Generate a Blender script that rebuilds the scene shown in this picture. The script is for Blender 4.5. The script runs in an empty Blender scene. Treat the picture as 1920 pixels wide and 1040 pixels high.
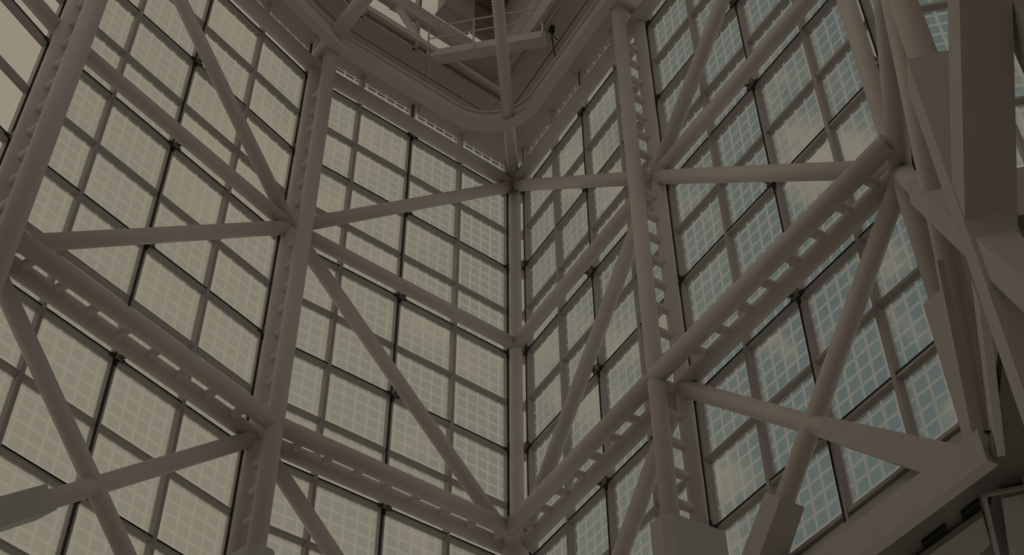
import bpy, bmesh, math, random
from mathutils import Vector, Matrix
random.seed(7)

# ------------------------------------------------------------------ camera
F_PX, PITCH, ROLL = 2550.5, 0.786054, 0.006054
CAM_Z = 1.6
S = 2.64                                     # metres per survey unit
sc = bpy.context.scene
COL = sc.collection
cam_d = bpy.data.cameras.new('camera'); cam = bpy.data.objects.new('camera', cam_d); COL.objects.link(cam)
cam_d.sensor_width = 36.0; cam_d.lens = F_PX / 1920 * 36.0
cam_d.clip_end = 600; cam_d.clip_start = 0.05
cam.matrix_world = Matrix.Translation((0, 0, CAM_Z)) @ Matrix.Rotation(math.pi/2 + PITCH, 4, 'X') @ Matrix.Rotation(-ROLL, 4, 'Z')
sc.camera = cam

# ------------------------------------------------------------------ sky and exposure
W = bpy.data.worlds.new('sky'); sc.world = W; W.use_nodes = True
nt = W.node_tree; nt.nodes.clear()
def N(t, kind, **kw):
    n = t.nodes.new(kind)
    for k, v in kw.items(): setattr(n, k, v)
    return n
out = N(nt, 'ShaderNodeOutputWorld'); bg = N(nt, 'ShaderNodeBackground')
tc = N(nt, 'ShaderNodeTexCoord'); sep = N(nt, 'ShaderNodeSeparateXYZ')
nt.links.new(tc.outputs['Generated'], sep.inputs[0])
# warm evening haze towards the sun side (west), cooler blue away from it
side = N(nt, 'ShaderNodeMapRange', interpolation_type='SMOOTHSTEP')
side.inputs['From Min'].default_value = -0.24; side.inputs['From Max'].default_value = 0.30
nt.links.new(sep.outputs['X'], side.inputs['Value'])
mixs = N(nt, 'ShaderNodeMix', data_type='RGBA')
mixs.inputs['A'].default_value = (0.312, 0.270, 0.216, 1)
mixs.inputs['B'].default_value = (0.132, 0.155, 0.155, 1)
nt.links.new(side.outputs['Result'], mixs.inputs['Factor'])
noi = N(nt, 'ShaderNodeTexNoise'); noi.inputs['Scale'].default_value = 9.0
noi.inputs['Detail'].default_value = 5.0; noi.inputs['Roughness'].default_value = 0.55
nt.links.new(tc.outputs['Generated'], noi.inputs['Vector'])
cl = N(nt, 'ShaderNodeMapRange', interpolation_type='SMOOTHSTEP')
cl.inputs['From Min'].default_value = 0.50; cl.inputs['From Max'].default_value = 0.68
cl.inputs['To Max'].default_value = 0.75
nt.links.new(noi.outputs['Fac'], cl.inputs['Value'])
mixc = N(nt, 'ShaderNodeMix', data_type='RGBA')
mixc.inputs['B'].default_value = (0.375, 0.305, 0.235, 1)
nt.links.new(mixs.outputs['Result'], mixc.inputs['A']); nt.links.new(cl.outputs['Result'], mixc.inputs['Factor'])
# bright haze low over the horizon all round, dull ground below it
hz = N(nt, 'ShaderNodeMapRange', interpolation_type='SMOOTHSTEP'); hz.inputs['From Min'].default_value = 0.56; hz.inputs['From Max'].default_value = 0.10
nt.links.new(sep.outputs['Z'], hz.inputs['Value'])
mixh = N(nt, 'ShaderNodeMix', data_type='RGBA'); mixh.inputs['B'].default_value = (0.48, 0.408, 0.345, 1)
nt.links.new(mixc.outputs['Result'], mixh.inputs['A']); nt.links.new(hz.outputs['Result'], mixh.inputs['Factor'])
gr = N(nt, 'ShaderNodeMapRange'); gr.inputs['From Min'].default_value = 0.01; gr.inputs['From Max'].default_value = -0.03
nt.links.new(sep.outputs['Z'], gr.inputs['Value'])
mixg = N(nt, 'ShaderNodeMix', data_type='RGBA'); mixg.inputs['B'].default_value = (0.16, 0.145, 0.125, 1)
nt.links.new(mixh.outputs['Result'], mixg.inputs['A']); nt.links.new(gr.outputs['Result'], mixg.inputs['Factor'])
nt.links.new(mixg.outputs['Result'], bg.inputs['Color']); bg.inputs['Strength'].default_value = 1.0
nt.links.new(bg.outputs[0], out.inputs[0])
sc.view_settings.view_transform = 'Standard'; sc.view_settings.look = 'None'
sc.view_settings.exposure = 0.24; sc.view_settings.gamma = 1.0; sc.view_settings.use_curve_mapping = False
sc.cycles.transparent_max_bounces = 24; sc.cycles.max_bounces = 10; sc.cycles.diffuse_bounces = 6

# ------------------------------------------------------------------ materials
def pmat(name, rgb, rough=0.5, metal=0.0, var=0.06, scale=3.0, bump=0.0):
    m = bpy.data.materials.new(name); m.use_nodes = True; t = m.node_tree
    b = t.nodes['Principled BSDF']; b.inputs['Roughness'].default_value = rough; b.inputs['Metallic'].default_value = metal
    b.inputs['Specular IOR Level'].default_value = 0.35
    co = N(t, 'ShaderNodeTexCoord'); n = N(t, 'ShaderNodeTexNoise'); n.inputs['Scale'].default_value = scale; n.inputs['Detail'].default_value = 4
    t.links.new(co.outputs['Object'], n.inputs['Vector'])
    mx = N(t, 'ShaderNodeMix', data_type='RGBA')
    mx.inputs['A'].default_value = (*[c*(1-var) for c in rgb], 1); mx.inputs['B'].default_value = (*[min(1, c*(1+var)) for c in rgb], 1)
    t.links.new(n.outputs['Fac'], mx.inputs['Factor']); t.links.new(mx.outputs['Result'], b.inputs['Base Color'])
    if bump:
        bp = N(t, 'ShaderNodeBump'); bp.inputs['Strength'].default_value = bump; bp.inputs['Distance'].default_value = 0.01
        t.links.new(n.outputs['Fac'], bp.inputs['Height']); t.links.new(bp.outputs[0], b.inputs['Normal'])
    return m
M_STEEL = pmat('white_painted_steel', (0.74, 0.685, 0.68), 0.45, var=0.05, scale=1.5)
M_FRAME = pmat('grey_aluminium_frame', (0.50, 0.475, 0.47), 0.45, var=0.05)
M_DARK = pmat('dark_gasket', (0.035, 0.03, 0.027), 0.6)
M_BRACKET = pmat('dark_cast_bracket', (0.06, 0.055, 0.05), 0.5, var=0.2)
M_LUG = pmat('bracket_lug_steel', (0.34, 0.32, 0.30), 0.5)
M_CLAD = pmat('white_cladding_panel', (0.62, 0.60, 0.60), 0.6, var=0.04)
M_SOFFIT = pmat('pale_soffit_panel', (0.60, 0.54, 0.515), 0.7, var=0.05)
M_DECK = pmat('corrugated_roof_deck', (0.42, 0.36, 0.32), 0.6, var=0.1)
M_WALLIN = pmat('grey_plaster', (0.58, 0.55, 0.51), 0.8, var=0.05, scale=0.4)
M_FLOOR = pmat('stone_floor', (0.78, 0.73, 0.69), 0.6, var=0.1, scale=0.8)
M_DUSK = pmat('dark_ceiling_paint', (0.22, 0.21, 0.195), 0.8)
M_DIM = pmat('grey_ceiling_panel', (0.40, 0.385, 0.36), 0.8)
M_BLACK = pmat('black_recess', (0.012, 0.016, 0.013), 0.8)
M_GREEN = pmat('dark_green_deck_slot', (0.030, 0.036, 0.026), 0.5)
M_CABLE = pmat('black_cable', (0.02, 0.02, 0.018), 0.6)

def front_fresnel(t, ior):
    # reflection only where a ray enters the pane, so the thin box does not totally reflect inside
    fr = N(t, 'ShaderNodeFresnel'); fr.inputs[0].default_value = ior
    ge = N(t, 'ShaderNodeNewGeometry'); iv = N(t, 'ShaderNodeMath', operation='SUBTRACT'); iv.inputs[0].default_value = 1.0
    t.links.new(ge.outputs['Backfacing'], iv.inputs[1])
    mu = N(t, 'ShaderNodeMath', operation='MULTIPLY'); t.links.new(fr.outputs[0], mu.inputs[0]); t.links.new(iv.outputs[0], mu.inputs[1])
    return mu.outputs[0]
def glass_clear(name, rgb):
    m = bpy.data.materials.new(name); m.use_nodes = True; t = m.node_tree; t.nodes.clear()
    o = N(t, 'ShaderNodeOutputMaterial'); tr = N(t, 'ShaderNodeBsdfTransparent'); tr.inputs[0].default_value = rgb
    gl = N(t, 'ShaderNodeBsdfGlossy'); gl.inputs['Roughness'].default_value = 0.02; gl.inputs[0].default_value = (0.8, 0.8, 0.8, 1)
    mx = N(t, 'ShaderNodeMixShader')
    t.links.new(front_fresnel(t, 1.22), mx.inputs[0]); t.links.new(tr.outputs[0], mx.inputs[1]); t.links.new(gl.outputs[0], mx.inputs[2]); t.links.new(mx.outputs[0], o.inputs[0])
    return m
M_GLASS = glass_clear('clear_glass', (0.95, 0.965, 0.95, 1))
M_TINT = glass_clear('tinted_glass', (0.90, 0.88, 0.87, 1))
def glass_frit():
    # printed white dot-matrix ceramic frit: pale lines, clear squares, half cells at the pane edges
    m = bpy.data.materials.new('fritted_glass'); m.use_nodes = True; t = m.node_tree; t.nodes.clear()
    o = N(t, 'ShaderNodeOutputMaterial'); uv = N(t, 'ShaderNodeUVMap'); uv.uv_map = 'UVMap'
    sp = N(t, 'ShaderNodeSeparateXYZ'); t.links.new(uv.outputs[0], sp.inputs[0])
    masks = []
    for ax in ('X', 'Y'):
        a = N(t, 'ShaderNodeMath', operation='MULTIPLY_ADD'); a.inputs[1].default_value = 5.0; a.inputs[2].default_value = 0.5
        t.links.new(sp.outputs[ax], a.inputs[0])
        f = N(t, 'ShaderNodeMath', operation='FRACT'); t.links.new(a.outputs[0], f.inputs[0])
        d = N(t, 'ShaderNodeMath', operation='SUBTRACT'); d.inputs[1].default_value = 0.5; t.links.new(f.outputs[0], d.inputs[0])
        ab = N(t, 'ShaderNodeMath', operation='ABSOLUTE'); t.links.new(d.outputs[0], ab.inputs[0])
        mr = N(t, 'ShaderNodeMapRange', interpolation_type='SMOOTHSTEP'); mr.inputs['From Min'].default_value = 0.37; mr.inputs['From Max'].default_value = 0.42
        t.links.new(ab.outputs[0], mr.inputs['Value']); masks.append(mr)
        # clear edge margin turned pale as well
        e = N(t, 'ShaderNodeMath', operation='SUBTRACT'); e.inputs[1].default_value = 0.5; t.links.new(sp.outputs[ax], e.inputs[0])
        ea = N(t, 'ShaderNodeMath', operation='ABSOLUTE'); t.links.new(e.outputs[0], ea.inputs[0])
        er = N(t, 'ShaderNodeMath', operation='GREATER_THAN'); er.inputs[1].default_value = 0.482; t.links.new(ea.outputs[0], er.inputs[0]); masks.append(er)
    cur = masks[0].outputs[0]
    for mm in masks[1:]:
        x = N(t, 'ShaderNodeMath', operation='MAXIMUM'); t.links.new(cur, x.inputs[0]); t.links.new(mm.outputs[0], x.inputs[1]); cur = x.outputs[0]
    # dirt streaks
    ns = N(t, 'ShaderNodeTexNoise'); ns.inputs['Scale'].default_value = 9.0; ns.inputs['Detail'].default_value = 5
    t.links.new(uv.outputs[0], ns.inputs['Vector'])
    k = N(t, 'ShaderNodeMath', operation='MULTIPLY_ADD'); k.inputs[1].default_value = 0.14; k.inputs[2].default_value = 0.52
    t.links.new(ns.outputs['Fac'], k.inputs[0])
    fac = N(t, 'ShaderNodeMath', operation='MULTIPLY'); t.links.new(cur, fac.inputs[0]); t.links.new(k.outputs[0], fac.inputs[1])
    tr = N(t, 'ShaderNodeBsdfTransparent'); tr.inputs[0].default_value = (0.645, 0.68, 0.65, 1)
    fi = N(t, 'ShaderNodeBsdfTranslucent'); fi.inputs[0].default_value = (0.95, 0.93, 0.88, 1)
    mx = N(t, 'ShaderNodeMixShader'); t.links.new(fac.outputs[0], mx.inputs[0]); t.links.new(tr.outputs[0], mx.inputs[1]); t.links.new(fi.outputs[0], mx.inputs[2])
    gl = N(t, 'ShaderNodeBsdfGlossy'); gl.inputs['Roughness'].default_value = 0.03; gl.inputs[0].default_value = (0.8, 0.8, 0.8, 1)
    m2 = N(t, 'ShaderNodeMixShader'); t.links.new(front_fresnel(t, 1.18), m2.inputs[0]); t.links.new(mx.outputs[0], m2.inputs[1]); t.links.new(gl.outputs[0], m2.inputs[2])
    t.links.new(m2.outputs[0], o.inputs[0])
    return m
M_FRIT = glass_frit()

# ------------------------------------------------------------------ helpers
def tag(o, label=None, cat=None, group=None, kind=None):
    if label: o['label'] = label
    if cat: o['category'] = cat
    if group: o['group'] = group
    if kind: o['kind'] = kind
    return o
def empty(name, loc, rz=0.0):
    o = bpy.data.objects.new(name, None); o.location = loc; o.rotation_euler = (0, 0, rz); o.empty_display_size = 0.2
    COL.objects.link(o); return o
def thing(name, label, cat, loc, group=None, rz=0.0): return tag(empty(name, loc, rz), label, cat, group)
def link(name, me, mat, parent=None, loc=(0, 0, 0), smooth=False):
    o = bpy.data.objects.new(name, me); COL.objects.link(o); o.location = loc
    if parent is not None: o.parent = parent
    if mat is not None and not me.materials: me.materials.append(mat)
    if smooth:
        me.polygons.foreach_set('use_smooth', [len(p.vertices) == 4 for p in me.polygons])
    return o
def mesh(name, vs, fs):
    me = bpy.data.meshes.new(name); me.from_pydata([tuple(v) for v in vs], [], fs); me.update(); return me
BOXF = [(0, 3, 2, 1), (4, 5, 6, 7), (0, 1, 5, 4), (1, 2, 6, 5), (2, 3, 7, 6), (3, 0, 4, 7)]
def box_me(x0, x1, y0, y1, z0_, z1):
    v = [(x0, y0, z0_), (x1, y0, z0_), (x1, y1, z0_), (x0, y1, z0_), (x0, y0, z1), (x1, y0, z1), (x1, y1, z1), (x0, y1, z1)]
    return mesh('box', v, BOXF)
def axis_frame(a, b, up=Vector((0, 0, 1))):
    z = (b - a).normalized(); 
    if abs(z.dot(up)) > 0.98: up = Vector((0, 1, 0))
    x = up.cross(z).normalized(); y = z.cross(x); return x, y, z
def tube_me(a, b, r, n=28, r2=None):
    a, b = Vector(a), Vector(b); x, y, z = axis_frame(a, b); r2 = r if r2 is None else r2
    v = []; f = []
    for P_, rr in ((a, r), (b, r2)):
        for i in range(n):
            t = 2*math.pi*i/n; v.append(P_ + x*(rr*math.cos(t)) + y*(rr*math.sin(t)))
    for i in range(n): j = (i+1) % n; f.append((i, j, n+j, n+i))
    f.append(tuple(range(n-1, -1, -1))); f.append(tuple(range(n, 2*n)))
    return mesh('tube', v, f)
def beam_me(a, b, wx, wy, up=Vector((0, 0, 1)), w2=None):
    a, b = Vector(a), Vector(b); x, y, z = axis_frame(a, b, up); v = []
    for P_, k in ((a, 1.0), (b, w2 or 1.0)):
        for sx, sy in ((-1, -1), (1, -1), (1, 1), (-1, 1)): v.append(P_ + x*(sx*wx/2*k) + y*(sy*wy/2*k))
    return mesh('beam', v, BOXF)
def pipe_me(pts, r, n=8):
    vs = []; fs = []
    for i, p in enumerate(pts):
        a = pts[max(0, i-1)]; b = pts[min(len(pts)-1, i+1)]; x, y, z = axis_frame(Vector(a), Vector(b))
        for k in range(n):
            t = 2*math.pi*k/n; vs.append(Vector(p) + x*(r*math.cos(t)) + y*(r*math.sin(t)))
    for i in range(len(pts)-1):
        for k in range(n): fs.append((i*n+k, i*n+(k+1) % n, (i+1)*n+(k+1) % n, (i+1)*n+k))
    fs.append(tuple(range(n-1, -1, -1))); fs.append(tuple((len(pts)-1)*n+k for k in range(n)))
    return mesh('pipe', vs, fs)
def prism_me(poly, n):
    "poly: list of Vector, extruded by vector n"
    k = len(poly); v = list(poly)+[p+n for p in poly]
    f = [tuple(range(k)), tuple(range(2*k-1, k-1, -1))]
    for i in range(k): j = (i+1) % k; f.append((j, i, k+i, k+j))
    return mesh('prism', v, f)

# ------------------------------------------------------------------ survey of the glazed polygon (plan points in survey units, camera at 0,0)
PZ = [(-3.259, 5.572), (-1.873, 7.436), (-0.065, 8.863), (0.172, 8.806), (1.247, 6.905), (2.341, 5.038)]
Z0, H = 10.0, 0.528077
def zk(k): return (Z0 - k*H)*S + CAM_Z            # height of transom row k (rows count downwards)
def V2(p): return Vector((p[0], p[1]))
P0, P1, B4, C0, D0, D4 = [V2(p) for p in PZ]
def unit(a, b): return (b-a).normalized()
dA, dB, dC, dD = unit(P0, P1), unit(P1, B4), unit(C0, D0), unit(D0, D4)
def nin(d): return Vector((d.y, -d.x))           # inward normal (interior on the right of the heading)
nA, nB, nC, nD = nin(dA), nin(dB), nin(dC), nin(dD)
angZ = math.radians(64.0); dZ = Vector((math.cos(angZ), math.sin(angZ))); nZ = nin(dZ)
ZS = P0 - dZ*2.30
angE = math.radians(-13.0); dE = Vector((math.cos(angE), math.sin(angE))); nE = nin(dE)
E1 = D4 + dE*2.18
def miter(a, b):
    m = (a+b)/2; return m/(m.dot(a))
def inter(a, da, b, db):
    det = da.x*(-db.y) + db.x*da.y; r = b-a
    s = (r.x*(-db.y) + db.x*r.y)/det; return a + da*s
CV = inter(P1, dB, C0, dC)                       # glass corner
m0, m1, m3, m4 = miter(nZ, nA), miter(nA, nB), miter(nB, nC), miter(nC, nD)
def W3(p, k): return Vector((p.x*S, p.y*S, zk(k)))
DO, DI = 0.165, 0.37                             # offset of outer and inner steel from the glass
K_TOP, K_SEC, K_MAIN = 0.0, 3.96, 7.95
K_SOF = -0.90; K_SOFC = -1.20

# ------------------------------------------------------------------ building shell outside the view
def poly_slab(name, pts, z, th, mat, parent=None):
    v = [Vector((p.x*S, p.y*S, z)) for p in pts]
    return link(name, prism_me(v, Vector((0, 0, th))), mat, parent)
FL = [Vector((-6, -5)), Vector((7, -5)), Vector((7, 11)), Vector((-6, 11))]
fl = poly_slab('floor', FL, 0.0, -0.3, M_FLOOR); tag(fl, 'pale stone atrium floor', 'floor', kind='structure')
def vwall(name, a, b, z_lo, z_hi, mat, th, label):
    d = (b-a).normalized(); n = Vector((-d.y, d.x))*th/S
    v = [Vector((p.x*S, p.y*S, z_lo)) for p in (a, b, b+n, a+n)]
    o = link(name, prism_me(v, Vector((0, 0, z_hi-z_lo))), mat); tag(o, label, 'wall', kind='structure'); return o
BK0, BK1 = Vector((-4.6, -3.2)), Vector((4.9, -3.2))
K_BK = 6
vwall('wall_light_block_back', BK1, BK0, zk(K_BK), zk(K_SOF), M_WALLIN, 0.4, 'unseen upper wall behind the viewpoint closed to cut light')  # unseen, kept opaque so faces turned to the camera stay darker
vwall('wall_light_block_right', E1, BK1, zk(K_BK), zk(K_SOF), M_WALLIN, 0.4, 'unseen upper wall added right of the viewpoint to block light')  # unseen wall added to hold light off the right-hand bay
for nm, a, b, lab in (('wall_back', BK1, BK0, 'plain inner wall behind the viewpoint'), ('wall_side_left', BK0, ZS, 'plain inner wall left of the viewpoint'), ('wall_side_right', E1, BK1, 'plain inner wall right of the viewpoint')):
    vwall(nm, a, b, 0, zk(K_BK), M_WALLIN, 0.4, lab)
for nm, a, b, lab in (('wall_base_far_left', ZS, P0, 'plinth wall under the far left glazing'), ('wall_base_left', P0, P1, 'plinth wall under the left glazing'),
                      ('wall_base_center_left', P1, CV, 'plinth wall under the glazing left of the corner'), ('wall_base_center_right', CV, D0, 'plinth wall under the glazing right of the corner')):
    vwall(nm, a, b, 0, zk(12.6), M_WALLIN, 0.3, lab)

# ------------------------------------------------------------------ glazed walls
MW, MD = 0.078, 0.15       # mullion face width and depth
TW = 0.062                 # transom height
pane_cache = {}
def pane_mesh(w, hgt, frit):
    key = (round(w, 3), round(hgt, 3), frit)
    if key in pane_cache: return pane_cache[key]
    me = box_me(-w/2, w/2, -0.008, 0.008, -hgt/2, hgt/2)
    me.materials.append(M_GLASS); me.materials.append({True: M_FRIT, False: M_GLASS, 'tint': M_TINT}[frit])
    uvl = me.uv_layers.new(name='UVMap')
    for p in me.polygons:
        p.material_index = 1 if p.normal.y < -0.9 else 0
        for li in p.loop_indices:
            c = me.vertices[me.loops[li].vertex_index].co; uvl.data[li].uv = (c.x/w+0.5, c.z/max(hgt, H*S-TW)+0.5)
    pane_cache[key] = me; return me
def bracket_meshes():
    v = []; f = []
    def add(x0, x1, y0, y1, z0_, z1):
        b = len(v); v.extend([(x0, y0, z0_), (x1, y0, z0_), (x1, y1, z0_), (x0, y1, z0_), (x0, y0, z1), (x1, y0, z1), (x1, y1, z1), (x0, y1, z1)])
        f.extend([tuple(b+i for i in q) for q in BOXF])
    add(-0.15, 0.15, -0.20, -0.152, -0.022, 0.022); add(-0.022, 0.022, -0.20, -0.152, -0.17, 0.17)
    add(-0.06, 0.06, -0.215, -0.15, -0.055, 0.055)
    sp = mesh('spider', v, f); sp.materials.append(M_BRACKET)
    v2 = []; v.clear(); f.clear()
    add(-0.07, -0.05, -0.40, -0.20, -0.06, 0.05); add(0.05, 0.07, -0.40, -0.20, -0.06, 0.05); add(-0.07, 0.07, -0.245, -0.21, -0.06, 0.05)
    add(-0.09, 0.09, -0.37, -0.33, -0.03, 0.01)
    lug = mesh('lug', v, f); lug.materials.append(M_LUG)
    return sp, lug
SPIDER, LUG = bracket_meshes()
def glazed_wall(name, label, a, b, ncol, k0, k1, frit, x_lines=None, bracket=True, par0=0, top_k=None, edge_first=True, edge_last=True):
    """a,b plan points in survey units; rows k0..k1; local x along the wall, local -y faces indoors"""
    d = b-a; L = d.length*S; rz = math.atan2(d.y, d.x)
    root = empty(name, (a.x*S, a.y*S, zk(k1)), rz); tag(root, label, 'glazed wall', kind='structure')
    zb = zk(k1)
    xs = x_lines or [L*i/ncol for i in range(ncol+1)]
    ktop = top_k if top_k is not None else k0
    rows = [ktop] + [k for k in range(max(0, math.ceil(ktop+1e-6)), int(k1)+1)]
    if rows[-1] < k1: rows.append(k1)
    # mullions
    mm = box_me(-MW/2, MW/2, -MD, 0.03, 0, zk(ktop)-zb)
    gm = box_me(-0.016, 0.016, -MD-0.012, -MD+0.03, 0, zk(ktop)-zb)
    for i, x in enumerate(xs):
        if (i == 0 and not edge_first) or (i == len(xs)-1 and not edge_last): continue
        link('mullion', mm, M_FRAME, root, (x, 0, 0))
        if (i+par0) % 2 == 0: link('gasket', gm, M_DARK, root, (x-0.028, 0, 0))
    # transoms, one per pane column, and panes
    for i in range(len(xs)-1):
        x0, x1 = xs[i]+MW/2, xs[i+1]-MW/2
        tm = box_me(x0, x1, -MD+0.02, 0.03, -TW/2, TW/2); dm = box_me(x0, x1, -MD+0.008, -MD+0.05, TW/2-0.004, TW/2+0.02)
        for k in rows[1:-1] if rows[-1] == k1 else rows[1:]:
            link('transom', tm, M_FRAME, root, (0, 0, zk(k)-zb))
            if k % 2 == 0: link('gasket', dm, M_DARK, root, (0, 0, zk(k)-zb))
        for r in range(len(rows)-1):
            zt, zl = zk(rows[r])-zb-TW/2, zk(rows[r+1])-zb+TW/2
            if zt-zl < 0.1: continue
            o = link('pane', pane_mesh(x1-x0, zt-zl, frit), None, root, ((x0+x1)/2, 0, (zt+zl)/2))
    if bracket:
        for i, x in enumerate(xs):
            if (i+par0) % 2: continue
            if (i == 0 and not edge_first) or (i == len(xs)-1 and not edge_last): continue
            for k in rows[1:-1]:
                if k % 2 == 0:
                    o = link('bracket', SPIDER, None, root, (x, 0, zk(k)-zb)); link('lug', LUG, None, o)
    return root
KB = 12
glazed_wall('wall_far_left', 'sliver of plain clear glazing at the far left edge', ZS, P0, 4, -1, 11, 'tint', top_k=K_SOF, edge_last=False)
glazed_wall('wall_left', 'large grid of warm fritted glazing on the left', P0, P1, 4, -1, KB, True, top_k=K_SOF, edge_last=False)
LB = (CV-P1).length*S; wB = (B4-P1).length*S/4
glazed_wall('wall_center_left', 'fritted glazing grid just left of the corner column', P1, CV, 4, -1, KB, True, x_lines=[0, wB, 2*wB, 3*wB, 4*wB, LB-0.05], top_k=K_SOF, edge_last=False)
LC = (D0-CV).length*S; wC = (D0-C0).length*S/4; oC = LC-4*wC
glazed_wall('wall_center_right', 'bluish fritted glazing grid just right of the corner column', CV, D0, 4, -1, KB, True, x_lines=[0.05]+[oC+wC*i for i in range(5)], par0=1, top_k=K_SOFC, edge_first=False, edge_last=False)
glazed_wall('wall_right', 'bluish fritted glazing grid on the right above the white base beam', D0, D4, 4, -1, 11.15, True, top_k=K_SOFC, edge_last=True)
glazed_wall('wall_far_right', 'glimpse of fritted glazing behind the white cladding at far right', D4, E1, 4, 0, 8, True, top_k=0, edge_first=False)
for nm, a, b, lab in (('wall_fill_glazing_left', BK0, ZS, 'unseen upper glazing added left of the viewpoint to let in light'),):  # unseen glazing added to bring more sky light inside
    glazed_wall(nm, lab, a, b, 8, -1, K_BK, False, bracket=False, top_k=K_SOF)
vwall('wall_base_far_right', D4, E1, zk(12.3), zk(8.0), M_WALLIN, 0.3, 'dark solid wall below the far right glazing')

# ------------------------------------------------------------------ tubular steel
R_CH, R_DG, R_RUNG = 0.168, 0.152, 0.085
def ladder_rungs(root, base, a0, b0, step_vec, n, r):
    me = tube_me(a0, b0, r, 12)
    me.materials.append(M_STEEL)
    me.polygons.foreach_set('use_smooth', [len(p.vertices) == 4 for p in me.polygons])
    for i in range(n): link('rung', me, None, root, step_vec*i)
def column(label, po, pi, k_top_o, k_top_i, k_bot, sleeve_k=None, ro=0.146, ri=0.156):
    base = W3(po, k_bot)
    t = thing('ladder_column', label, 'column', base, 'ladder columns')
    link('outer_tube', tube_me((0, 0, 0), (0, 0, zk(k_top_o)-base.z), ro), M_STEEL, t, smooth=True)
    if pi is not None:
        off = Vector(((pi-po).x*S, (pi-po).y*S, 0))
        link('inner_tube', tube_me(off, off+Vector((0, 0, zk(k_top_i)-base.z)), ri), M_STEEL, t, smooth=True)
        step = 0.445*H*S; n = int((zk(0.15)-base.z)/step)
        ladder_rungs(t, base, Vector((0, 0, 0.2)), off+Vector((0, 0, 0.2)), Vector((0, 0, step)), n, R_RUNG)
    if sleeve_k is not None:
        d = (pi-po).normalized(); a = -0.28; b = (pi-po).length*S+0.30; w = 0.27
        s_ = Vector((-d.y, d.x, 0)); d3 = Vector((d.x, d.y, 0)); zt = zk(sleeve_k)-base.z
        # octagonal-fronted cladding box round the two tubes
        poly = [d3*a - s_*w, d3*(b-0.12) - s_*w, d3*b - s_*(w*0.55), d3*b + s_*(w*0.55), d3*(b-0.12)+s_*w, d3*a+s_*w]
        link('base_cladding', prism_me(poly, Vector((0, 0, zt))), M_CLAD, t)
    return t
c1o, c1i = P0+nA*0.225, P0+nA*0.50
c2o, c2i = P1+m1*DO, P1+m1*DI
c3 = CV+m3*0.158
c4o, c4i = D0+m4*0.148, D0+m4*0.362
c5 = D0+dD*(dD.length*(D4-D0).length*0.985)+nD*0.165
column('white ladder column at the left edge beside the far left glazing', c1o, c1i, K_SOF, K_SOF, 12.6, ro=0.178, ri=0.188)
column('white ladder column between the two warm glazing grids', c2o, c2i, K_SOF, -0.02, 12.6, 9.9, ro=0.160, ri=0.166)
column('white ladder column right of the corner with boxed base', c4o, c4i, K_SOFC, -0.02, 12.6, 10.12, ro=0.146, ri=0.153)
# corner column, single tube with a big node casting
t = thing('corner_column', 'single white tube column standing in the glass corner', 'column', W3(c3, 12.6))
link('tube', tube_me((0, 0, 0), (0, 0, zk(K_TOP)-zk(12.6)), 0.150), M_STEEL, t, smooth=True)
vi = CV+m3*0.30
nd = link('node_casting', tube_me(Vector(((vi-c3).x*S*0.4, (vi-c3).y*S*0.4, zk(8.35)-zk(12.6))), Vector(((vi-c3).x*S*0.5, (vi-c3).y*S*0.5, zk(7.75)-zk(12.6))), 0.30, 24, 0.24), M_STEEL, t, smooth=True)
# column at the end of the right wall
base = W3(c5, 11.5)
t = thing('end_column', 'white tube column ending the right glazing with boxed foot', 'column', base)
link('tube', tube_me((0, 0, 0), (0, 0, zk(K_SOFC)-base.z), 0.155), M_STEEL, t, smooth=True)
sl = Vector((dD.x, dD.y, 0)); sn = Vector((nD.x, nD.y, 0))
link('base_cladding', prism_me([-sl*0.17-sn*0.17, sl*0.17-sn*0.17, sl*0.17+sn*0.17, -sl*0.17+sn*0.17], Vector((0, 0, zk(9.85)-base.z))), M_CLAD, t)

def tube_thing(name, label, cat, a, b, r, group=None, sleeve=None, sw=0.44, sleeve_end=None, flare=1.12):
    "straight steel member from a to b (world), optional square cladding sleeve over the last part"
    a, b = Vector(a), Vector(b)
    if sleeve is None:
        return tag(link(name, tube_me((0, 0, 0), b-a, r), M_STEEL, None, a, smooth=True), label, cat, group)
    t = thing(name, label, cat, a, group)
    link('tube', tube_me((0, 0, 0), b-a, r), M_STEEL, t, smooth=True)
    if sleeve is not None:
        p = (b-a)*sleeve; q = (b-a)*(sleeve_end or 1.0)
        link('cladding_sleeve', beam_me(p, q, sw, sw*0.92, w2=flare), M_CLAD, t)
    return t
# end points of each facet line at offset d
def ends(fc, d):
    if fc == 'A': return P0+nA*d + dA*(0.04), P1+m1*d
    if fc == 'B': return P1+m1*d, CV+m3*d
    if fc == 'C': return CV+m3*d, D0+m4*d
    if fc == 'D': return D0+m4*d, D4+nD*d+dD*(0.10 if d == DI else 0.0)
    if fc == 'Z': return ZS+nZ*d, P0+m0*d
nice = {'A': 'in the left bay', 'B': 'in the bay left of the corner', 'C': 'in the bay right of the corner', 'D': 'in the right bay', 'Z': 'at the far left edge'}
for fc in 'ZABCD':
    a, b = ends(fc, DO)
    tube_thing('horizontal_tube', 'single white horizontal tube at mid height ' + nice[fc], 'tube', W3(a, K_SEC), W3(b, K_SEC), R_DG, 'mid-height horizontal tubes')
    if fc != 'Z':
        tube_thing('horizontal_tube', 'single white horizontal tube just under the roof ' + nice[fc], 'tube', W3(a, K_TOP), W3(b, K_TOP), 0.178, 'roof-level horizontal tubes')
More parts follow.
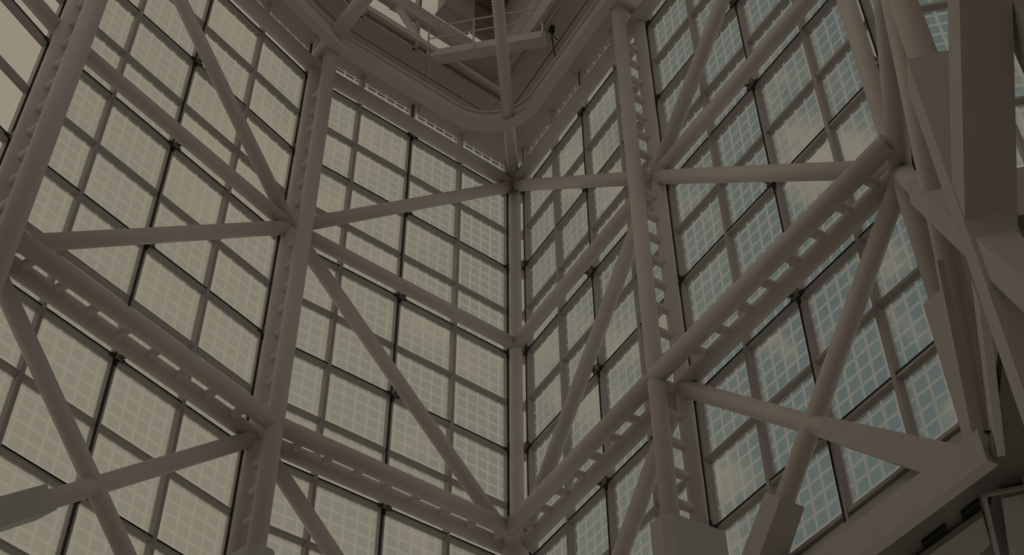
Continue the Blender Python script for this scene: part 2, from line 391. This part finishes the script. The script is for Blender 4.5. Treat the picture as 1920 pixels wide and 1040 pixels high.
for fc in 'ABCD':
    ao, bo = ends(fc, DO); ai, bi = ends(fc, DI)
    base = W3(ao, K_MAIN)
    t = thing('ladder_truss', 'horizontal white double-tube ladder truss ' + nice[fc], 'truss', base, 'horizontal ladder trusses')
    link('outer_chord', tube_me((0, 0, 0), W3(bo, K_MAIN)-base, R_CH*0.96), M_STEEL, t, smooth=True)
    link('inner_chord', tube_me(W3(ai, K_MAIN)-base, W3(bi, K_MAIN)-base, R_CH), M_STEEL, t, smooth=True)
    n_ = {'A': nA, 'B': nB, 'C': nC, 'D': nD}[fc]; d_ = {'A': dA, 'B': dB, 'C': dC, 'D': dD}[fc]
    wp = 0.577 if fc in 'AB' else 0.545
    org = {'A': P0, 'B': P1, 'C': C0, 'D': D0}[fc]
    p0 = W3(org+n_*DO, K_MAIN)-base; q0 = W3(org+n_*DI, K_MAIN)-base
    st = Vector((d_.x, d_.y, 0))*(0.432*wp*S); off = Vector((d_.x, d_.y, 0))*((0.50 if fc in 'AB' else 0.64)*wp*S)
    ladder_rungs(t, base, p0+off, q0+off, st, 8, R_RUNG)

BR = 'diagonal braces'
def brace(label, a, ka, b, kb, **kw): return tube_thing('diagonal_brace', label, 'brace', W3(a, ka), W3(b, kb), R_DG, BR, **kw)
A_l, A_r = ends('A', DO); B_l, B_r = ends('B', DO); C_l, C_r = ends('C', DO); D_l, D_r = ends('D', DO)
brace('near-level white diagonal brace across the left bay', A_l, K_MAIN, A_r, K_SEC)
brace('steep white diagonal brace from the top edge in the left bay', A_l, K_TOP, A_r, K_SEC)
brace('shallow white brace rising right to the corner column', B_l, K_SEC, B_r, K_TOP)
brace('long white brace falling right to the foot of the corner', B_l, K_SEC, B_r, K_MAIN)
brace('near-level white brace right of the corner column', C_l, K_TOP, C_r, K_SEC)
brace('long white brace rising right from the foot of the corner', C_l, K_MAIN, C_r, K_SEC)
brace('steep white brace rising to the top edge in the right bay', D_l, K_SEC, D_r, K_TOP)
brace('near-level white brace across the right bay above the ladder truss', D_l, K_SEC, D_r, K_MAIN)
brace('white lower-left brace falling right to the bottom edge', A_l, K_MAIN, A_r, 12.0, sleeve=0.66)
brace('white lower-left brace falling left with boxed lower end', A_r, K_MAIN, A_l, 12.0, sleeve=0.63)
brace('white brace falling right at the bottom edge left of the corner', B_l, K_MAIN, B_r, 12.0, sleeve=0.66)
brace('white brace falling left at the bottom edge right of the corner', C_r, K_MAIN, C_l, 12.0, sleeve=0.66)
KE = K_MAIN+(12.0-K_MAIN)*0.865
brace('white lower-right brace falling left into a boxed foot', D_r, K_MAIN, D_r.lerp(D_l, 0.90), K_MAIN+(12.0-K_MAIN)*0.90, sleeve=0.715)
brace('white lower-right brace falling right with boxed end on the base beam', D_l, K_MAIN, D_l.lerp(D_r, 0.925), K_MAIN+(12.0-K_MAIN)*0.925, sleeve=0.60, sw=0.34, flare=1.5)

# ------------------------------------------------------------------ base beam and soffit at the lower right
def facet_prism(a, d, n, x0, x1, d0, d1, k_lo, k_hi):
    q = [a+d*x0+n*d0, a+d*x1+n*d0, a+d*x1+n*d1, a+d*x0+n*d1]
    v = [W3(p, k_lo) for p in q]; return v, Vector((0, 0, zk(k_hi)-zk(k_lo)))
LD = (D4-D0).length
v, up_ = facet_prism(D0, dD, nD, -0.1, LD+0.02, 0.20, 0.27, 11.90, 11.56)
tag(link('trim_1', prism_me(v, up_), M_CLAD), 'white base beam under the right glazing', 'beam', kind='structure')
pr = [W3(D0-dD*0.1+nD*dd_, kk) for dd_, kk in ((-0.05, 10.98), (0.005, 10.98), (0.22, 11.52), (0.22, 11.85), (-0.05, 11.85))]
tag(link('trim_2', prism_me(pr, Vector((dD.x, dD.y, 0))*((LD+0.1)*S)), M_FRAME), 'sloping grey sill between right glazing and base beam', 'sill', kind='structure')
fa, fb = Vector((2.16, 4.86)), Vector((1.835, 3.85)); fd = (fb-fa).normalized(); fn = Vector((-fd.y, fd.x))
v = [W3(p, 11.90) for p in (fa, fb, fb+fn*0.035, fa+fn*0.035)]
tag(link('trim_3', prism_me(v, Vector((0, 0, zk(11.66)-zk(11.90)))), M_CLAD), 'slim white edge beam running back from the base beam at right', 'beam', kind='structure')

# ------------------------------------------------------------------ right-hand bay without glass: columns, boxed braces
c6 = Vector((1.80, 3.52)); fF = (c6-c5).normalized(); nF = nin(fF)
base = W3(c6, 16.5)
t = thing('boxed_column', 'tall white column at the right with a wide boxed lower half', 'column', base)
link('tube', tube_me((0, 0, 0), (0, 0, zk(-1)-base.z), 0.168), M_STEEL, t, smooth=True)
ex = Vector((dE.x, dE.y, 0)); ey = Vector((-nE.x, -nE.y, 0))
link('cladding', prism_me([-ex*0.235-ey*0.22, ex*0.235-ey*0.22, ex*0.235+ey*0.22, -ex*0.235+ey*0.22], Vector((0, 0, zk(9.9)-base.z))), M_CLAD, t)
tube_thing('horizontal_tube', 'white tube receding at the right beside the boxed column', 'tube', W3(c5, K_MAIN), W3(c6, K_MAIN), R_CH)
tube_thing('diagonal_brace', 'white brace at the right falling to the end of the base beam', 'brace', W3(c6, K_MAIN), W3(c5.lerp(c6, 0.03), 11.5), R_DG, BR, sleeve=0.66, sw=0.29)
a_, b_ = W3(c5, K_MAIN), W3(c6, 12.0); e_ = a_+(b_-a_)*1.5
tube_thing('diagonal_brace', 'wide pale boxed brace falling to the right edge', 'brace', a_, e_, R_DG, BR, sleeve=0.20, sw=0.34)
c7 = c6+Vector((math.cos(math.radians(-92)), math.sin(math.radians(-92))))*2.2
a_, b_ = W3(c6, 11.75), W3(c7, 7.75)
t = thing('boxed_brace', 'broad dark boxed brace rising at the right edge', 'brace', a_, BR)
link('cladding', beam_me((0, 0, 0), b_-a_, 0.52, 0.40), M_CLAD, t)

cc = Vector((1.975, 2.955)); base = W3(cc, 16.0)
t = thing('boxed_column', 'pale boxed column cutting the top right corner', 'column', base)
link('cladding', prism_me([-ex*0.20-ey*0.28, ex*0.25-ey*0.28, ex*0.25+ey*0.28, -ex*0.20+ey*0.28], Vector((0, 0, zk(-0.9)-base.z))), M_CLAD, t)
link('base_plate', prism_me([-ex*0.24-ey*0.32, ex*0.29-ey*0.32, ex*0.29+ey*0.32, -ex*0.24+ey*0.32], Vector((0, 0, 0.05))), M_LUG, t)

# ------------------------------------------------------------------ roof: soffit panels, ring beam, radial struts
root = empty('ceiling', (0, 0, zk(K_SOF))); tag(root, 'pale soffit panels along the foot of the roof', 'ceiling', kind='structure')
def soffit(d0, d1, k, fcs):
    for fc in fcs:
        a0, b0 = (ends(fc, d0)); a1, b1 = ends(fc, d1)
        if fc == 'A': a0 = P0+nA*d0-dA*0.6; a1 = P0+nA*d1-dA*0.6
        if fc == 'D': b0 = D4+nD*d0; b1 = D4+nD*d1
        n = 2
        for i in range(n):
            g = 0.0012
            s0, s1 = i/n+(g if i else 0), (i+1)/n-(g if i < n-1 else 0)
            q = [a0.lerp(b0, s0), a0.lerp(b0, s1), a1.lerp(b1, s1), a1.lerp(b1, s0)]
            v_ = [W3(p, k)-root.location for p in q]
            link('soffit_panel', prism_me(v_, Vector((0, 0, 0.10))), M_SOFFIT, root)
DS = 0.60
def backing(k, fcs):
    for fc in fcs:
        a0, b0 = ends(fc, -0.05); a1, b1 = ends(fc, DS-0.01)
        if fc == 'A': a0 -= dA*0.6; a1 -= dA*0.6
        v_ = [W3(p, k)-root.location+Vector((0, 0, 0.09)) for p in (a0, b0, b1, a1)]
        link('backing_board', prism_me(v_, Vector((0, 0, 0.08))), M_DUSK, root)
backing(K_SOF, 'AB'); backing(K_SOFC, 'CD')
soffit(-0.05, 0.40, K_SOF, 'AB'); soffit(0.41, DS, K_SOF, 'AB')
soffit(-0.05, 0.40, K_SOFC, 'CD'); soffit(0.41, DS, K_SOFC, 'CD')
# curved ring beam
def offset_path(d):
    a = P0+nA*d-dA*0.8; p1 = P1+m1*d; v = CV+m3*d; p4 = D0+m4*d; e = D4+nD*d
    r = 0.50+ (0.47-d); half = math.acos(max(-1, min(1, dB.dot(dC))))/2; T = r*math.tan(half)
    s, f = v-dB*T, v+dC*T; c = s+nB*r
    pts = [a, p1]
    a0 = math.atan2((s-c).y, (s-c).x); turn = -2*half
    for i in range(25):
        t_ = a0+turn*i/24; pts.append(c+Vector((math.cos(t_), math.sin(t_)))*r)
    pts += [p4, e]; return pts
def sweep(d_out, d_in, k_lo, k_hi):
    pi_, po_ = offset_path(d_in), offset_path(d_out); vs = []; fs = []
    for a, b in zip(po_, pi_): vs.extend([W3(a, k_lo), W3(b, k_lo), W3(b, k_hi), W3(a, k_hi)])
    for i in range(len(pi_)-1):
        for j in range(4): fs.append((i*4+j, i*4+(j+1) % 4, i*4+4+(j+1) % 4, i*4+4+j))
    m_ = (len(pi_)-1)*4; fs.append((3, 2, 1, 0)); fs.append((m_, m_+1, m_+2, m_+3))
    return mesh('ring', vs, fs)
rb = thing('ring_beam', 'curved white ring beam sweeping round under the roof', 'beam', (0, 0, 0))
link('bottom_flange', sweep(0.425, 0.515, 0.0, -0.05), M_STEEL, rb)
link('web', sweep(0.455, 0.480, -0.05, -0.38), M_STEEL, rb)
link('top_flange', sweep(0.435, 0.505, -0.38, -0.42), M_STEEL, rb)

tube_thing('roof_strut', 'white roof strut rising from the corner column past the ring beam', 'strut', W3(c3, -0.05), W3(Vector((-0.165, 6.0)), -0.62), 0.148, 'roof struts')
tube_thing('roof_strut', 'broad white roof strut rising from the column left of the corner', 'strut', W3(c2o, -0.3), W3(Vector((-0.95, 6.32)), -0.62), 0.19, 'roof struts')
tube_thing('roof_strut', 'white roof strut at the top edge above the column right of the corner', 'strut', W3(c4o, -0.3), W3(D0+m4*1.9, -0.62), 0.16, 'roof struts')

# ------------------------------------------------------------------ clerestory, catwalk and deck seen through the roof opening
def cl_wall(name, label, org, d, n, x0, x1, dd, kt, chords, mulls, frit):
    a = org+n*dd
    rt = empty(name, W3(a, K_SOF), math.atan2(d.y, d.x)); tag(rt, label, 'clerestory', kind='structure')
    zb = zk(K_SOF)
    for (ka, kb) in chords: link('rail', box_me(x0*S, x1*S, -0.12, 0.10, zk(ka)-zb, zk(kb)-zb), M_STEEL, rt)
    for x in mulls: link('mullion', box_me(x*S-0.05, x*S+0.05, -0.08, 0.08, 0, zk(kt)-zb), M_FRAME, rt)
    xs_ = [x0]+list(mulls)+[x1]; ks = [K_SOF]+[c for ch in chords for c in ch]+[kt]
    for i in range(len(xs_)-1):
        for j in range(0, len(ks)-1, 2):
            zl, zt = zk(ks[j])-zb, zk(ks[j+1])-zb
            if zt-zl < 0.06: continue
            w = (xs_[i+1]-xs_[i])*S-0.1
            if w > 0.1: link('pane', pane_mesh(w, zt-zl, frit), None, rt, ((xs_[i]+xs_[i+1])/2*S, 0, (zt+zl)/2))
    return rt
K_DECK = -3.3
CLW = cl_wall('wall_clerestory_left', 'bright clerestory windows seen through the roof opening', P1, dB, nB, -0.25, 1.85, 0.615, K_DECK, [(-1.02, -1.15), (-1.70, -2.06)], [0.18, 0.77], 'tint')
for q_ in range(5): link('plank', box_me(1.38*S, 1.85*S, -0.14, -0.05, zk(-2.30-q_*0.2)-zk(K_SOF), zk(-2.48-q_*0.2)-zk(K_SOF)), M_DECK, CLW)
link('web_brace', beam_me((0.52*S, -0.05, zk(-1.75)-zk(K_SOF)), (0.80*S, -0.05, zk(-1.1)-zk(K_SOF)), 0.16, 0.10), M_STEEL, CLW)
cl_wall('wall_clerestory_right', 'thin bright clerestory slit above the right soffit', CV, dC, nC, 0.45, 3.2, 0.63, K_DECK, [(-1.30, -1.78), (-1.80, -2.28), (-2.30, -2.78), (-2.80, -3.3)], [], False)
# corrugated deck
rt = empty('ceiling_deck', (0, 0, zk(K_DECK))); tag(rt, 'corrugated metal roof deck above the roof opening', 'roof deck', kind='structure')
q = [Vector((-2.6, 4.0)), Vector((1.9, 4.0)), D4+nD*0.58, D0+m4*0.58, CV+m3*0.58, P1+m1*0.58, P0+nA*0.58]
link('deck_sheet', prism_me([W3(p, K_DECK)-rt.location for p in q], Vector((0, 0, 0.15))), M_DECK, rt)
bm = bmesh.new()
for i in range(60):
    o_ = 6.4+i*0.035
    a = Vector((-0.9, o_+0.17)); b = Vector((0.55, o_-0.12))
    # keep the rib inside the clerestory lines
    t0_, t1_ = 0.0, 1.0
    for org_, n_ in ((P1, nB), (CV, nC)):
        fa_, fb_ = (a-org_).dot(n_)-0.60, (b-org_).dot(n_)-0.60
        if fa_ < 0 and fb_ < 0: t1_ = -1
        elif fa_ < 0: t0_ = max(t0_, fa_/(fa_-fb_))
        elif fb_ < 0: t1_ = min(t1_, fa_/(fa_-fb_))
    if t1_-t0_ < 0.02: continue
    a, b = a.lerp(b, t0_), a.lerp(b, t1_)
    me = beam_me(W3(a, K_DECK)-rt.location-Vector((0, 0, 0.03)), W3(b, K_DECK)-rt.location-Vector((0, 0, 0.03)), 0.05, 0.06); bm.from_mesh(me); bpy.data.meshes.remove(me)
me = bpy.data.meshes.new('ribs'); bm.to_mesh(me); bm.free()
tag(link('deck_ribs', me, M_DECK, rt), kind='stuff')
link('dark_slot_strip', prism_me([W3(Vector(p), K_DECK)-rt.location-Vector((0, 0, 0.09)) for p in ((0.026, 8.277), (0.098, 8.264), (0.473, 7.57), (0.339, 7.569))], Vector((0, 0, 0.06))), M_GREEN, rt)  # dark sheet hung below the deck in place of a dark slot
# duct hanging under the deck
da_, db_ = P1+nB*0.75+dB*0.98, P1+nB*0.75+dB*1.34
t = thing('duct_box', 'grey sheet metal duct box hanging under the roof deck', 'duct', W3(da_, -2.5))
link('casing', prism_me([W3(p, -2.30)-W3(da_, -2.5) for p in (da_, db_, db_-nB*0.12, da_-nB*0.12)], Vector((0, 0, zk(-3.2)-zk(-2.30)))), M_CLAD, t)
link('flange', prism_me([W3(p, -2.25)-W3(da_, -2.5) for p in (da_-dB*0.015+nB*0.015, db_+dB*0.015+nB*0.015, db_-nB*0.14+dB*0.015, da_-nB*0.14-dB*0.015)], Vector((0, 0, 0.06))), M_FRAME, t)
# unseen skylight over the rest of the hall, added for more light from above
rt = empty('ceiling_fill_skylight', (0, 0, zk(K_SOF))); tag(rt, 'unseen roof light added behind the viewpoint to brighten the steel', 'skylight', kind='structure')
for i in range(7):
    y_ = (-3.3+i*1.2)*S; link('fill_skylight_bar', box_me(-4.4*S, 4.6*S, y_-0.12, y_+0.12, -0.1, 0.25), M_STEEL, rt)
    if i < 6:
        me = box_me(-4.3*S, 4.5*S, y_+0.12, y_+1.2*S-0.12, 0.0, 0.03); link('fill_skylight_pane', me, M_GLASS, rt)
# crossing beam (catwalk edge)
xa, xb = Vector((-0.80, 7.60)), Vector((0.33, 7.37))
t = thing('catwalk', 'white catwalk beam with thin railing across the roof opening', 'catwalk', W3(xa, -1.0))
link('beam', beam_me((0, 0, 0), W3(xb, -1.0)-W3(xa, -1.0), 0.30, 0.26), M_STEEL, t)
def rel(p, k): return W3(p, k)-W3(xa, -1.0)
link('handrail', pipe_me([rel(xa+Vector((-0.35, -0.3)), -1.75), rel(xa+Vector((0.02, -0.08)), -1.75), rel(xa.lerp(xb, 0.42)+Vector((0, -0.08)), -1.75), rel(xb+Vector((0, -0.08)), -1.75)], 0.022), M_STEEL, t)
link('handrail', pipe_me([rel(xa+Vector((0.02, -0.08)), -1.4), rel(xb+Vector((0, -0.08)), -1.4)], 0.018), M_STEEL, t)
for s_ in (0.02, 0.40, 0.97):
    p_ = xa.lerp(xb, s_)+Vector((0, -0.08)); link('post', tube_me(rel(p_, -0.9), rel(p_, -1.75), 0.025, 8), M_STEEL, t)
# recessed panel between catwalk and corner
rp = [xa+Vector((0.05, 0.1)), xb+Vector((-0.05, 0.1)), Vector((0.12, 8.2)), Vector((-0.10, 8.25))]
pl = poly_slab('ceiling_recess', rp, zk(-1.32), 0.1, M_SOFFIT); tag(pl, 'recessed soffit panel in the roof corner', 'ceiling', kind='structure')

# ------------------------------------------------------------------ lower right soffit with slots and pipe
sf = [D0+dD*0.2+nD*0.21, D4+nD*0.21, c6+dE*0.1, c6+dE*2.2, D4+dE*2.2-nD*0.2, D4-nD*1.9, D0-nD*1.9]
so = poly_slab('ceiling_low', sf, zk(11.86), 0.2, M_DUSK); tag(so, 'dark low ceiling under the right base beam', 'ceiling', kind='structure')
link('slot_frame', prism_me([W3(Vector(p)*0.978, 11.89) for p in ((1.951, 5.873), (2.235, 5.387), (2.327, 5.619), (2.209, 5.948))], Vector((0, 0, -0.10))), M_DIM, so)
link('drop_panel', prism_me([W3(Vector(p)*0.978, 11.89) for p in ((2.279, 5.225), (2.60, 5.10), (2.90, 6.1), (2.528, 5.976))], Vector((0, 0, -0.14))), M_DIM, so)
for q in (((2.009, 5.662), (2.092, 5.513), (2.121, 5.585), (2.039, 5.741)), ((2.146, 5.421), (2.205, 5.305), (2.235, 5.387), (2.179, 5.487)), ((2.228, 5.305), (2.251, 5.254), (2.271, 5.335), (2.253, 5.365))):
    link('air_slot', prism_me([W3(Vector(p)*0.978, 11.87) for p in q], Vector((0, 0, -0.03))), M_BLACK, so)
t = thing('ceiling_pipe', 'thin grey conduit pipe bent along the dark ceiling at lower right', 'pipe', W3(Vector((2.209, 5.237))*0.972, 11.97))
o_ = W3(Vector((2.209, 5.237))*0.972, 11.97)
link('run', pipe_me([W3(Vector(p)*0.972, 11.97)-o_ for p in ((2.62, 5.10), (2.386, 5.176), (2.225, 5.232), (2.209, 5.250), (2.30, 5.49), (2.43, 5.83))], 0.035, 10), M_LUG, t, smooth=True)
for p in ((2.386, 5.176), (2.30, 5.49)):
    link('clip', tube_me(W3(Vector(p)*0.972, 11.86)-o_, W3(Vector(p)*0.972, 12.0)-o_, 0.02, 8), M_LUG, t)
# floodlights under the right soffit
for lab, p, q in (('small black floodlight at the edge of the right soffit', (0.375, 7.23), (0.44, 7.42)), ('small black floodlight hanging on a cable under the right soffit', (0.43, 7.605), (0.375, 7.30))):
    b_ = W3(Vector(p), -0.86); t = thing('floodlight', lab, 'light', b_, 'roof floodlights')
    link('housing', tube_me((0, 0, -0.05), (0.03, -0.05, 0.09), 0.085, 16, 0.06), M_BLACK, t, smooth=True)
    link('bracket', tube_me((0, 0, 0.05), (0, 0, zk(-1.13)-b_.z), 0.02, 8), M_LUG, t)
    e_ = W3(Vector(q), -1.08)-b_
    link('cable', pipe_me([(0, 0, 0.08), e_*0.3+Vector((0, 0, -0.10)), e_*0.65+Vector((0, 0, -0.08)), e_], 0.014, 6), M_CABLE, t)
